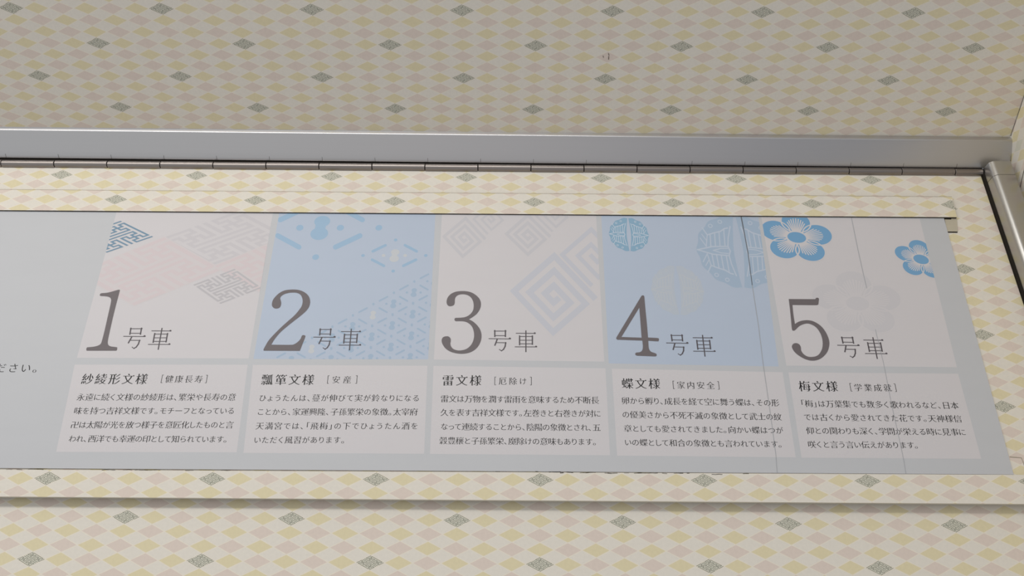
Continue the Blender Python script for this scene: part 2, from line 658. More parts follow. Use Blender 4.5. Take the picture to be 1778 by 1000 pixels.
mb.face([(XL, PBK, PZ0), (PX1, PBK, PZ0), (PX1, PBK, 2.158), (XL, PBK, 2.158)], 2)
mb.face([(XL, 0, 2.1588 + HZ(XL)), (PX1, 0, 2.1588 + HZ(PX1)), (PX1, PBK, 2.158), (XL, PBK, 2.158)], 3)
mb.build('board', [M_PAPER, M_MARK, M_EDGE, M_DARK], panel)


def strip(name, quad, depth, O, I, J, label, under=2):
    """thin papered strip: quad (x, z) corners TL, TR, BR, BL; front face at -depth"""
    m_ = MB()
    F_ = [Vector((x, -depth, z)) for x, z in quad]
    B_ = [Vector((x, -0.00005, z)) for x, z in quad]
    paper_surface(m_, F_, O, I, J)
    for a_ in range(4):
        b_ = (a_ + 1) % 4
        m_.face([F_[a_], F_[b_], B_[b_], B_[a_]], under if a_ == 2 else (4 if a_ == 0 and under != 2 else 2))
    if under != 2:                                                    # hairline where the paper of the strip ends
        (xa, za), (xb, zb_) = quad[0], quad[1]
        m_.face([(xa, -depth - 0.0001, za), (xb, -depth - 0.0001, zb_), (xb, -depth - 0.0001, zb_ - 0.00032), (xa, -depth - 0.0001, za - 0.00032)], 4)
    return tag(m_.build(name, [M_PAPER, M_MARK, M_EDGE, M_UNDER_SHADE, M_SEAM2]), label, 'strip')


RD = 0.0027
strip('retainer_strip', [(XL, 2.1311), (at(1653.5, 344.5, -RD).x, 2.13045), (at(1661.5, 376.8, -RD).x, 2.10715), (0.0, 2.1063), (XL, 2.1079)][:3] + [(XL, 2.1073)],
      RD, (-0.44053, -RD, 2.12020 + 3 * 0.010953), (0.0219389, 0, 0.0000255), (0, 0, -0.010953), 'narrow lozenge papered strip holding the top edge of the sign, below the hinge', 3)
BD = 0.0013
_za, _zb = at(0, 815.2, -BD), at(1760, 824.2, -BD)
zb = lambda x: _za.z + (_zb.z - _za.z) * (x - _za.x) / (_zb.x - _za.x)
strip('lower_strip', [(XL, zb(XL)), (PX1, zb(PX1)), (PX1, PZ0), (XL, PZ0)],
      BD, (-0.3655, -BD, 1.85526), (0.0216022, 0, 0.0000886), (0, 0, -0.010953), 'narrow lozenge papered strip along the chipped bottom edge of the sign')
# grimy little plate under the strip's right end, and a paper patch at the lower right corner


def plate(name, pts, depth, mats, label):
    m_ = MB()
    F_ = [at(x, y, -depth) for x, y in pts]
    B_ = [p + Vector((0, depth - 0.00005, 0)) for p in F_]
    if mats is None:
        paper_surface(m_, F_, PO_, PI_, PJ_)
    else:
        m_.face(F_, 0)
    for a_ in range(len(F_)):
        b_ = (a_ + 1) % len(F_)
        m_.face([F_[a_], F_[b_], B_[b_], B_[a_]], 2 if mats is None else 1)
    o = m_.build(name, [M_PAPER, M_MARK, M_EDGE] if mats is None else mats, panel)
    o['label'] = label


plate('end_plate', [(1640, 378), (1661.5, 378.5), (1663, 402), (1644, 402)], 0.0005, [M_GRIME, M_DARK], 'small grimy beige plate beside the top right corner of the sign')
plate('corner_gap_shade', [(1634, 378.2), (1652, 379), (1651.5, 381), (1635.5, 380.6)], 0.00055, [M_DARK, M_DARK], 'dark strip painted as the shade in the gap at the top right corner of the sign')  # dark strip stands in for shade in the corner gap
plate('plate_under_shade', [(1643.5, 402.4), (1662.5, 402.6), (1662.7, 403.7), (1644.3, 403.5)], 0.0005, [M_DARK, M_DARK], 'dark line painted as the shade under the small beige plate')  # dark line drawn for the shade beneath the plate
plate('patch_seam', [(1754, 792.7), (1773.5, 794.3), (1773.6, 795.3), (1754, 793.7)], 0.00045, [M_SEAM2, M_SEAM2], 'dark seam round the wallpaper patch')
plate('patch_seam', [(1772.6, 794.6), (1773.6, 794.4), (1786, 822), (1785, 822)], 0.00045, [M_SEAM2, M_SEAM2], 'dark seam round the wallpaper patch')
plate('paper_patch', [(1752, 794), (1773.5, 795.5), (1784, 824.5), (1758, 824)], 0.0004, None, 'small patch of wallpaper at the lower right corner of the sign')

# ------------------------------------------------------------------ metal post on the right
mb = MB()
x0, x1, yf, r = 0.4552, 0.4752, -0.0165, 0.0052
sec = [(x0, 0.0048)] + [(x0 + r + r * math.cos(math.radians(a)), yf + r + r * math.sin(math.radians(a))) for a in range(180, 271, 10)] + \
      [(x1 - 0.0008 + 0.0008 * math.cos(math.radians(a)), yf + 0.0008 + 0.0008 * math.sin(math.radians(a))) for a in (270, 300, 330, 360)] + [(x1, 0.0048)]
zt = at(1735, 279.5, yf).z


def post_part(mb, z0, z1):
    n = len(sec)
    k = len(mb.v)
    mb.v += [Vector((x, y, z0)) for x, y in sec] + [Vector((x, y, z1)) for x, y in sec]
    for i in range(n):
        j = (i + 1) % n
        mb.f.append([k + i, k + j, k + n + j, k + n + i])
        mb.m.append(0)
        mb.uv.append(None)
    mb.f.append([k + i for i in range(n)])
    mb.f.append([k + n + i for i in range(n)])
    mb.m += [0, 0]
    mb.uv += [None, None]


post = empty('frame_post', ((x0 + x1) / 2, yf, 1.35))
tag(post, 'upright brushed metal post with a rounded edge at the right end of the hinged panel', 'post')
zc = at(1740, 303, yf).z
post_part(mb, 1.35, zc - 0.0002)
o = mb.build('shaft', M_POST, post, smooth=True)
o.data.set_sharp_from_angle(angle=math.radians(35))
mb = MB()
post_part(mb, zc + 0.0002, zt)
o = mb.build('cap', M_POST, post, smooth=True)
o.data.set_sharp_from_angle(angle=math.radians(35))
mb = MB()  # black strip added to darken the post's left side by the gap
gx0, gx1, gy0, gy1 = x0 - 0.0012, x0 + 0.0002, -0.0034, 0.0022
c_ = [(gx0, gy1), (gx0, gy0 + 0.0008), (gx0 + 0.0006, gy0), (gx1, gy0), (gx1, gy1)]
for p, q in zip(c_, c_[1:]):
    mb.face([(*p, 1.36), (*q, 1.36), (*q, 2.1615), (*p, 2.1615)], 0)
mb.face([(*p, 2.1615) for p in c_], 0)
o = mb.build('dark_side_strip', M_DARK, post)
o['label'] = 'black strip added to darken the left side of the post'

# ------------------------------------------------------------------ the information sign
SY = 0.0011
LAY = 0.000012


def sp(px, py, layer):
    return at(px, py, -(SY + LAY * layer))


sign = empty('information_sign', (0, -SY, 1.8635))
tag(sign, 'wide grey information sign explaining the patterns of cars 1 to 5 in printed Japanese', 'sign')


def printed(name, polys, layer, m, parent, label=None, cp=None):
    mb_ = MB()
    for p in (union(polys) if len(polys) > 1 else polys):
        q = clip(p, cp) if cp else p
        if q:
            mb_.face([sp(x, y, layer) for x, y in q])
    if not mb_.f:
        return None
    o_ = mb_.build(name, m, parent)
    if label:
        o_['label'] = label
    return o_


def winding(x, y, loops):
    w = 0
    for lp in loops:
        for (x0, y0), (x1, y1) in zip(lp, lp[1:] + lp[:1]):
            if (y0 > y) != (y1 > y) and x < x0 + (y - y0) / (y1 - y0) * (x1 - x0):
                w += 1 if y1 > y0 else -1
    return w


def fill_tris(loops):
    """closed outlines with holes -> (points, triangles), no triangle twice"""
    vs, es = [], []
    for lp in loops:
        k = len(vs)
        vs += [Vector(p) for p in lp]
        es += [(k + i, k + (i + 1) % len(lp)) for i in range(len(lp))]
    ov, _, of, _, _, _ = delaunay_2d_cdt(vs, es, [], 0, 1e-7)
    keep = []
    for f in of:
        x, y = sum(ov[i].x for i in f) / len(f), sum(ov[i].y for i in f) / len(f)
        if winding(x, y, loops):
            keep.append(list(f))
    return [tuple(v) for v in ov], keep


def filled(name, loops, layer, m, parent, label=None):
    """closed outlines (with holes) in photo pixels -> one flat mesh lying on the sign"""
    vs, fs = fill_tris(loops)
    return flat(name, [(vs, fs)], layer, m, parent, label)


def flat(name, pieces, layer, m, parent, label=None):
    mb_ = MB()
    for vs, fs, *lift in pieces:
        mb_.tris([sp(x, y, layer + (lift[0] if lift else 0)) for x, y in vs], fs)
    o_ = mb_.build(name, m, parent)
    if label:
        o_['label'] = label
    return o_


# sheet of the sign (a thin acrylic sheet)
mb = MB()
TL, TR, BR, BL = at(-130, 352, -SY), at(1637.5, 373, -SY), at(1760, 823.8, -SY), at(-130, 812.6, -SY)
TL = Vector((XL + 0.05, -SY, at(0, 362, -SY).z))
BL = Vector((XL + 0.05, -SY, at(0, 813.2, -SY).z))
F_ = [TL, TR, BR, BL]
B_ = [p + Vector((0, 0.0005, 0)) for p in F_]
mb.face(F_)
mb.face(B_)
for a_ in range(4):
    b_ = (a_ + 1) % 4
    mb.face([F_[a_], F_[b_], B_[b_], B_[a_]])
mb.build('sheet', M_SHEET, sign)

UPPER = [[(203, 366), (474, 368), (431.8, 622.3), (133.6, 621.3)],
         [(485, 369), (756, 371), (743.4, 623.9), (440, 623.2)],
         [(767.5, 371), (1035, 374), (1049.2, 627.8), (753.3, 624.2)],
         [(1044, 374), (1317, 377), (1352, 636.2), (1057, 631)],
         [(1322, 377), (1597, 380), (1661.5, 637.6), (1365.4, 634.6)]]
LOWER = [[(129.7, 633), (430, 633.2), (411, 785.4), (97.5, 784.5)],
         [(439.2, 633.5), (742.2, 635), (736.4, 787.7), (422.7, 786.3)],
         [(752.7, 635.2), (1051.3, 639.4), (1059.1, 790.5), (746.6, 788)],
         [(1062.4, 640), (1358.8, 646.2), (1381.7, 794), (1071.4, 791)],
         [(1369, 646.5), (1663.6, 648.8), (1703.8, 796.5), (1391.7, 794.5)]]
PAT = ['key fret lozenges', 'gourd lozenges', 'square spirals', 'round butterfly crests', 'plum blossoms']
ORD = ['1', '2', '3', '4', '5']
up_cards, low_cards = [], []
for k in range(5):
    blue = k in (1, 3)
    up_cards.append(printed('picture_card', [UPPER[k]], 1, M_BLUE if blue else M_CARD, sign,
                            '%s card with numeral %s and %s' % ('pale blue' if blue else 'off-white', ORD[k], PAT[k])))
    low_cards.append(printed('caption_card', [LOWER[k]], 1, M_CARD, sign, 'off-white caption card below numeral %s' % ORD[k]))


# ---- numerals (outlines traced as smooth closed curves; a third value marks a corner)
def smooth_loop(pts, ox, oy, sc=8.0, n=5):
    P = [((p[0] / sc + ox), (p[1] / sc + oy), len(p) > 2) for p in pts]
    L = len(P)
    out = []
    for i in range(L):
        p0, p1, p2, p3 = P[i - 1], P[i], P[(i + 1) % L], P[(i + 2) % L]
        a_ = p1 if p1[2] else p0
        d_ = p2 if p2[2] else p3
        for t_ in range(n):
            t = t_ / n
            out.append(tuple(0.5 * (2 * p1[q] + (p2[q] - a_[q]) * t + (2 * a_[q] - 5 * p1[q] + 4 * p2[q] - d_[q]) * t * t
                                    + (3 * p1[q] - a_[q] - 3 * p2[q] + d_[q]) * t ** 3) for q in (0, 1)))
    return out


C_ = 1
D1 = [(520, 65), (538, 66), (543, 80), (500, 240), (450, 440), (400, 660), (378, 770), (378, 815), (395, 840), (430, 853), (500, 862), (507, 875),
      (503, 900), (490, 910, C_), (85, 910, C_), (78, 895), (85, 870), (100, 863), (180, 855), (245, 838), (280, 812), (296, 770), (330, 640), (380, 420),
      (420, 240), (422, 198), (410, 175), (380, 160), (330, 153), (280, 150), (266, 140), (272, 122), (292, 112), (370, 105), (440, 88)]
D2 = [(240, 325), (205, 318), (180, 290), (178, 250), (192, 205), (225, 160), (280, 110), (350, 75), (430, 62), (510, 62), (580, 76), (640, 106),
      (685, 150), (706, 205), (705, 260), (685, 315), (640, 370), (570, 430), (480, 500), (380, 580), (290, 660), (215, 750), (168, 827, C_),
      (430, 829), (490, 818), (540, 785), (575, 745), (592, 705), (612, 694), (636, 700), (640, 720), (605, 810), (568, 903), (560, 913, C_),
      (65, 910, C_), (60, 895), (85, 845), (130, 770), (200, 690), (300, 590), (400, 500), (490, 420), (550, 350), (590, 290), (604, 225),
      (595, 170), (570, 130), (525, 108), (470, 103), (410, 108), (350, 125), (305, 155), (292, 185), (300, 215), (306, 250), (298, 290), (275, 317)]
D3 = [(175, 293), (140, 280), (124, 245), (128, 200), (150, 155), (195, 115), (260, 90), (340, 82), (420, 88), (490, 112), (555, 160), (592, 215),
      (600, 275), (585, 335), (545, 395), (490, 440), (432, 475, C_), (490, 505), (550, 560), (590, 620), (608, 690), (600, 770), (565, 845),
      (505, 905), (430, 940), (340, 953), (250, 945), (170, 920), (105, 875), (65, 815), (55, 765), (70, 728), (105, 712), (145, 712), (175, 735),
      (182, 770), (176, 810), (185, 850), (215, 885), (270, 905), (330, 905), (400, 885), (455, 840), (490, 780), (505, 710), (500, 640), (475, 575),
      (430, 530), (380, 507), (320, 500), (255, 500), (235, 488), (235, 468), (250, 455), (320, 452), (390, 440), (450, 405), (490, 350), (500, 280),
      (488, 215), (455, 165), (405, 135), (340, 126), (285, 137), (250, 165), (238, 200), (236, 245), (222, 277)]
D4 = [(386, 76, C_), (396, 65), (412, 62), (425, 68), (431, 85, C_), (445, 250), (465, 450), (482, 648, C_), (615, 655), (632, 670), (630, 690), (612, 700),
      (485, 692, C_), (490, 775), (500, 815), (525, 845), (580, 865), (600, 880), (598, 902), (580, 910, C_), (330, 900, C_), (308, 890), (305, 870),
      (320, 857), (370, 850), (400, 825), (410, 775), (402, 690, C_), (60, 678, C_), (44, 670), (40, 655), (47, 638, C_)]
D4H = [(360, 232, C_), (112, 640, C_), (392, 650, C_), (375, 420)]
D5 = [(76, 113, C_), (445, 115, C_), (455, 100), (475, 95), (495, 108), (492, 150), (487, 185), (470, 198, C_), (128, 195, C_), (140, 320),
      (162, 460, C_), (210, 430), (270, 412), (340, 407), (410, 420), (480, 455), (545, 510), (600, 590), (635, 680), (640, 750), (620, 830),
      (580, 890), (520, 940), (450, 965), (380, 967), (300, 945), (220, 900), (160, 850), (125, 795), (122, 760), (145, 732), (185, 726), (225, 745),
      (245, 785), (250, 830), (285, 880), (340, 912), (400, 917), (460, 905), (505, 870), (540, 800), (548, 720), (535, 640), (505, 570), (460, 510),
      (400, 470), (340, 453), (280, 463), (220, 492), (170, 540), (145, 552), (122, 535), (110, 420), (95, 270)]
DIG = [([D1], 140, 495), ([D2], 450, 495), ([D3], 760, 495), ([D4, D4H], 1065, 505), ([D5], 1360, 505)]
NUMLAY = 14
for k, (loops, ox, oy) in enumerate(DIG):
    filled('numeral', [smooth_loop(l, ox, oy) for l in loops], NUMLAY, M_NUM, up_cards[k], 'large grey numeral %s' % ORD[k])

# ---- the two characters after each numeral, drawn stroke by stroke
GO_STROKES = [((793, 632), (793, 712), 17), ((785, 638), (950, 638), 9), ((940, 632), (940, 712), 17), ((795, 700), (940, 702), 9),
              ((712, 743), (1005, 747), 9), ((824, 757), (795, 832), 17), ((822, 798), (950, 800), 9), ((944, 800), (936, 850), 17),
              ((936, 850), (915, 890), 16), ((915, 890), (885, 912), 13), ((885, 912), (856, 893), 9),
              ((1090, 668), (1350, 670), 9), ((1225, 636), (1225, 922), 15), ((1137, 707), (1137, 826), 17), ((1315, 707), (1315, 820), 17),
              ((1137, 713), (1320, 713), 9), ((1137, 765), (1315, 765), 8), ((1137, 815), (1315, 815), 9), ((1075, 856), (1370, 857), 9)]
GO_DOTS = [(1003, 740, 13), (1349, 666, 12), (1368, 852, 12)]
TR_GO = [(140, 495, -115, -33, -0.18, -0.003), (450, 495, 45, -23, -0.09, -0.004), (760, 495, 0, 0, 0.0, 0.0), (1065, 505, 26, -19, 0.12, 0.006), (1360, 505, 43, 13, 0.21, 0.008)]
for k, (ox, oy, dx, dy, sh, sl) in enumerate(TR_GO):
    polys = []

    def tr(p):
        x, y = p
        X_ = x + dx + sh * (y - 743)
        Y_ = y + dy + sl * (x - 1000)
        return (X_ / 8 + ox, Y_ / 8 + oy)
    for a_, b_, w_ in GO_STROKES:
        polys.append([tr(p) for p in seg_quad(a_, b_, w_)])
    for x, y, rr in GO_DOTS:
        polys.append([tr((x - rr * 1.9, y + 5)), tr((x - rr * 0.3, y - rr)), tr((x + rr, y - rr * 0.4)), tr((x + rr * 1.1, y + rr * 0.7)), tr((x, y + rr))])
    printed('unit_lettering', polys, NUMLAY, M_UNIT, up_cards[k], 'dark grey characters beside numeral %s' % ORD[k])

# ------------------------------------------------------------------ small lettering
_GL = {}


def glyph(ch):
    """outline loops of a character in em units, reshaped towards a book-print face: thin level strokes, triangular stroke ends"""
    if ch in _GL:
        return _GL[ch]
    loops = []
    if ch in '[]':
        s_ = 1 if ch == '[' else -1
        X0, X1, t_, g_ = 0.5 - 0.08 * s_, 0.5 + 0.12 * s_, 0.065 * s_, 0.045
        loops.append([(X0, -0.10), (X1, -0.10), (X1, -0.10 + g_), (X0 + t_, -0.10 + g_), (X0 + t_, 0.90 - g_), (X1, 0.90 - g_), (X1, 0.90), (X0, 0.90)])
        _GL[ch] = loops
        return loops
    cu = bpy.data.curves.new('tmp', 'FONT')
    cu.body = ch
    ob = bpy.data.objects.new('tmp', cu)
    COL.objects.link(ob)
    dg = bpy.context.evaluated_depsgraph_get()
    dg.update()
    oe = ob.evaluated_get(dg)
    cv = oe.to_curve(dg)
    for s_ in cv.splines:
        pts = []
        if s_.type == 'BEZIER':
            B = s_.bezier_points
            for i in range(len(B)):
                p, q = B[i], B[(i + 1) % len(B)]
                a_, b_, c_, d_ = p.co, p.handle_right, q.handle_left, q.co
                straight = (b_ - a_).cross(d_ - a_).length < 1e-4 and (c_ - a_).cross(d_ - a_).length < 1e-4
                for t_ in ((0,) if straight else (0, .25, .5, .75)):
                    w = a_ * (1 - t_) ** 3 + b_ * 3 * t_ * (1 - t_) ** 2 + c_ * 3 * t_ * t_ * (1 - t_) + d_ * t_ ** 3
                    if not pts or math.hypot(pts[-1][0] - w.x, pts[-1][1] - w.y) > 0.002:
                        pts.append((w.x, w.y))
        else:
            pts = [(p.co.x, p.co.y) for p in s_.points]
        if len(pts) > 2 and math.hypot(pts[0][0] - pts[-1][0], pts[0][1] - pts[-1][1]) < 0.002:
            pts.pop()
        if len(pts) > 2:
            loops.append(pts)
    oe.to_curve_clear()
    bpy.data.objects.remove(ob)
    bpy.data.curves.remove(cu)
    area = lambda l: sum(a_[0] * b_[1] - b_[0] * a_[1] for a_, b_ in zip(l, l[1:] + l[:1])) / 2
    tot = sum(area(l) for l in loops)
    sgn = 1 if tot > 0 else -1
    kana = '\u3040' <= ch <= '\u30ff'
    dY, dX = (0.010, 0.0) if kana else (0.018, -0.006)
    out, extra = [], []
    for l in loops:
        n = len(l)
        new = []
        for i in range(n):
            x0_, y0_ = l[i - 1]
            x1_, y1_ = l[i]
            x2_, y2_ = l[(i + 1) % n]
            e1 = (x1_ - x0_, y1_ - y0_)
            e2 = (x2_ - x1_, y2_ - y1_)
            l1, l2 = math.hypot(*e1) or 1e-9, math.hypot(*e2) or 1e-9
            # outward normals (solid on the left when sgn = 1)
            n1 = (sgn * e1[1] / l1, -sgn * e1[0] / l1)
            n2 = (sgn * e2[1] / l2, -sgn * e2[0] / l2)
            nx, ny = n1[0] + n2[0], n1[1] + n2[1]
            ln = math.hypot(nx, ny) or 1e-9
            nx, ny = nx / ln, ny / ln
            k_ = min(1.5, 1 / max(0.35, abs(nx * n1[0] + ny * n1[1])))
            new.append((x1_ - dX * nx * k_, y1_ - dY * ny * k_))
        out.append(new)
        if kana or ch in '。、「」ー卍':
            continue
        for i in range(n):                                             # triangular ends on level strokes, shoulders on corners
            ia, ib, ic, id_ = (i - 1) % n, i, (i + 1) % n, (i + 2) % n
            a_, b_, c_, d_ = l[ia], l[ib], l[ic], l[id_]
            vert = abs(c_[0] - b_[0]) < 0.012
            h = abs(c_[1] - b_[1])
            lev1 = abs(b_[1] - a_[1]) < 0.02 and b_[0] - a_[0] > 0.06
            lev2 = abs(d_[1] - c_[1]) < 0.02 and c_[0] - d_[0] > 0.06
            tri = None
            if vert and 0.03 < h < 0.11 and lev1 and lev2:
                x, y = new[ib] if b_[1] > c_[1] else new[ic]
                tri = [(x - 0.115, y - 0.004), (x + 0.012, y - 0.004), (x + 0.004, y + 0.022), (x - 0.035, y + 0.062)]
            elif vert and h > 0.16 and ((lev1 and b_[0] - a_[0] > 0.16 and b_[1] > c_[1]) or (lev2 and c_[0] - d_[0] > 0.16 and c_[1] > b_[1])):
                x, y = new[ib] if b_[1] > c_[1] else new[ic]
                tri = [(x - 0.085, y - 0.004), (x - 0.03, y - 0.03), (x + 0.018, y - 0.028), (x + 0.014, y + 0.006), (x - 0.022, y + 0.034)]
            if tri:
                ar = sum(p[0] * q[1] - q[0] * p[1] for p, q in zip(tri, tri[1:] + tri[:1]))
                extra.append(tri if ar * sgn > 0 else tri[::-1])
    out += extra
    if kana and ch not in '。、ー':                                      # kana of a book face are cut a little smaller
        out = [[(0.5 + (x - 0.5) * 0.92, 0.38 + (y - 0.38) * 0.92) for x, y in l] for l in out]
    _GL[ch] = out
    return out


_GT = {}


def glyph_tris(ch):
    if ch not in _GT:
        _GT[ch] = fill_tris(glyph(ch))
    return _GT[ch]


def width(ch):
    if ch in '、。「」[]':
        return 0.55
    if ch in 'くしりょっ':
        return 0.80
    if ch in 'いこうとてにも':
        return 0.90
    if '\u3040' <= ch <= '\u30ff':
        return 0.93
    return 1.0


def gshift(ch):
    return {'、': 0.0, '。': 0.0, '「': -0.45, '」': 0.0, '[': -0.225, ']': -0.225}.get(ch, (width(ch) - 1.0) / 2)


def text_line(txt, xl, yl, xr, yr, emh, emv):
    """a line set between the ink limits xl..xr on the base line (xl,yl)-(xr,yr), photo pixels"""
    pen, slots = 0.0, []
    for ch in txt:
        slots.append(pen)
        pen += width(ch)
    inkL = min(x for l in glyph(txt[0]) for x, _ in l) + gshift(txt[0])
    inkR = max(x for l in glyph(txt[-1]) for x, _ in l) + gshift(txt[-1])
    # first char's ink starts at xl, last char's ink ends at xr
    span = slots[-1] - slots[0]
    pitch = ((xr - inkR * emh) - (xl - inkL * emh)) / span if span else emh
    x_first = xl - inkL * emh
    out = []
    for ch, s_ in zip(txt, slots):
        gx = x_first + s_ * pitch
        sh = gshift(ch) * emh
        vs, fs = glyph_tris(ch)
        lp = []
        for x, y in vs:
            X_ = gx + sh + x * emh
            Y_ = yl + (yr - yl) * (X_ - xl) / max(1, xr - xl)
            up = (y + 0.085) * emv                                      # ink bottom of most characters lies 0.085 em below the base line
            lean = (gx - 888) * 0.000318
            lp.append((X_ - lean * up, Y_ - up))
        out.append((lp, fs))
    return out


TEXTS = [
    (('紗綾形文様', 139.8, 667.3, 253.8, 667.3), ('[健康長寿]', 279, 664.6, 358.4, 664.9),
     [('永遠に続く文様の紗綾形は、繁栄や長寿の意', 132, 696, 408.3, 696), ('味を持つ吉祥文様です。モチーフとなっている', 127.6, 719.6, 405, 719.6),
      ('卍は太陽が光を放つ様子を意匠化したものと言', 122.4, 744, 404.4, 744), ('われ、西洋でも幸運の印として知られています。', 118.3, 768, 392.4, 769)]),
    (('瓢箪文様', 452.6, 668.6, 544, 668.6), ('[安産]', 567.9, 665.8, 619.6, 665.8),
     [('ひょうたんは、蔓が伸びて実が鈴なりになる', 449.9, 697.4, 726.7, 697.6), ('ことから、家運興隆、子孫繁栄の象徴。太宰府', 447.4, 721.4, 725, 721.6),
      ('天満宮では、「飛梅」の下でひょうたん酒を', 443.2, 746, 724.4, 746), ('いただく風習があります。', 441, 770.3, 596.9, 770.3)]),
    (('雷文様', 768.4, 669.8, 835.4, 669.8), ('[厄除け]', 858.5, 668.2, 923.2, 668.4),
     [('雷文は万物を潤す雷雨を意味するため不断長', 765.3, 698.6, 1040.4, 701.4), ('久を表す吉祥文様です。左巻きと右巻きが対に', 764.6, 722.5, 1042.9, 724.6),
      ('なって連続することから、陰陽の象徴とされ、五', 765.7, 747, 1042.9, 748.9), ('穀豊穣と子孫繁栄、魔除けの意味もあります。', 762.5, 771.4, 1034.5, 773.6)]),
    (('蝶文様', 1080, 675, 1146.6, 675.6), ('[家内安全]', 1169, 675, 1249.5, 676),
     [('卵から孵り、成長を経て空に舞う蝶は、その形', 1080, 701.9, 1353.9, 706), ('の優美さから不死不滅の象徴として武士の紋', 1081.5, 726, 1358, 730.4),
      ('章としても愛されてきました。向かい蝶はつが', 1083.6, 750.2, 1360.8, 753.8), ('いの蝶として和合の象徴とも言われています。', 1085.7, 774.4, 1357.2, 777.6)]),
    (('梅文様', 1388.2, 679.8, 1455.8, 680.2), ('[学業成就]', 1477.4, 679.2, 1557.2, 680),
     [('「梅」は万葉集でも数多く歌われるなど、日本', 1392.9, 707, 1665.9, 710.6), ('では古くから愛されてきた花です。天神様信', 1397.3, 730.6, 1671, 733.6),
      ('仰との関わりも深く、学問が栄える時に見事に', 1400.7, 754, 1677.6, 756.8), ('咲くと言う言い伝えがあります。', 1404.3, 778, 1594, 779.4)])]
TL_ = 6
for k, (hd, nt_, body) in enumerate(TEXTS):
    hd2 = (hd[0], hd[1] + 0.22, hd[2], hd[3] + 0.22, hd[4])
    flat('heading', text_line(*hd, 20.9, 20.2) + [(v, f, 2) for v, f in text_line(*hd2, 20.9, 20.2)], TL_, M_INK, low_cards[k])
    flat('blessing_note', text_line(*nt_, 14.4, 14.2), TL_, M_INK, low_cards[k])
    loops = []
    for ln in body:
        loops += text_line(*ln, 14.7, 14.0)
    flat('paragraph', loops, TL_, M_INK, low_cards[k])
flat('closing_words', text_line('ださい。', -9.5, 647.6, 62, 647.6, 20.4, 19.0), TL_, M_INK, sign, 'black printed words at the left of the sign')


# ------------------------------------------------------------------ printed motifs
def ell(cx, cy, rx, ry, n=28, sk=0.0):
    return [(cx + rx * math.cos(2 * math.pi * i / n) + sk * ry * math.sin(2 * math.pi * i / n), cy + ry * math.sin(2 * math.pi * i / n)) for i in range(n)]


def capsule(a_, b_, w):
    dx, dy = b_[0] - a_[0], b_[1] - a_[1]
    L = math.hypot(dx, dy)
    t0 = math.atan2(dy, dx)
    h = w / 2
    return [(b_[0] + h * math.cos(t0 + math.radians(t)), b_[1] + h * math.sin(t0 + math.radians(t))) for t in range(-90, 91, 30)] + \
           [(a_[0] + h * math.cos(t0 + math.radians(t)), a_[1] + h * math.sin(t0 + math.radians(t))) for t in range(90, 271, 30)]


# card 1: key-fret lozenges
def fret(name, O, eu, ev, w, layer, m, label, fill=None):
    f = lambda u, v: (O[0] + eu[0] * u + ev[0] * v, O[1] + eu[1] * u + ev[1] * v)
    if fill:
        printed('lozenge_tint', [[f(-4.9, -4.9), f(4.9, -4.9), f(4.9, 4.9), f(-4.9, 4.9)]], layer - 1, fill, up_cards[0], None, UPPER[0])
    printed(name, [[f(u, v) for u, v in q] for q in fret_quads(w)], layer, m, up_cards[0], label, UPPER[0])


fret('fret_lozenge', (392, 413), (14.2, -5.1), (9.35, 4.9), 0.50, 3, M_FAINTGREY, 'large faint grey fret lozenge')
fret('fret_lozenge', (259, 471), (15.9, -6.5), (10.5, 5.9), 0.50, 5, M_FAINTPINK, 'large faint pink fret lozenge', M_PINKFILL)
fret('fret_lozenge', (498, 459), (15.9, -6.5), (10.5, 5.9), 0.50, 7, M_FAINTPINK, 'faint pink fret lozenge at the card edge', M_PINKFILL)
fret('fret_lozenge', (395, 497), (7.6, -2.9), (5.0, 3.5), 0.46, 9, M_MIDGREY, 'small grey fret lozenge')
fret('fret_lozenge', (197.4, 410.9), (8.55, -2.93), (6.0, 2.93), 0.42, 11, M_FRETBLUE, 'small steel blue fret lozenge')


# card 2: gourds in lozenges of bars and dots
def gourd(O, sx, sy, lean, bars=True, dots=True, cream=False, small=False, tips=True):
    f = lambda x, y: (O[0] + x * sx + lean * y * sy, O[1] + y * sy)
    body, frame, inner = [], [], []
    body.append([f(0.02 + 0.135 * math.cos(t), -0.215 + 0.19 * math.sin(t)) for t in [i * math.pi / 14 for i in range(28)]])
    body.append([f(-0.0 + 0.15 * math.cos(t), 0.20 + 0.215 * math.sin(t)) for t in [i * math.pi / 14 for i in range(28)]])
    body.append([f(-0.085, -0.13), f(0.10, -0.13), f(0.085, 0.1), f(-0.085, 0.1)])
    w = 0.085 * sx if not small else 0.085 * sx
    for sxn in (1, -1):
        for syn in ((1, -1) if bars is True else bars):
            frame.append(capsule(f(0.31 * sxn, 0.66 * syn), f(0.70 * sxn, 0.27 * syn), w))
    if dots:
        for sxn in (1, -1):
            inner.append([f(0.345 * sxn + 0.062 * math.cos(t), 0.10 * math.sin(t)) for t in [i * math.pi / 8 for i in range(16)]])
    if tips:
        for x, y in ((1, 0), (-1, 0), (0, 1), (0, -1)):
            frame.append([f(x + 0.058 * math.cos(t), y + 0.095 * math.sin(t)) for t in [i * math.pi / 8 for i in range(16)]])
    return body, frame, inner


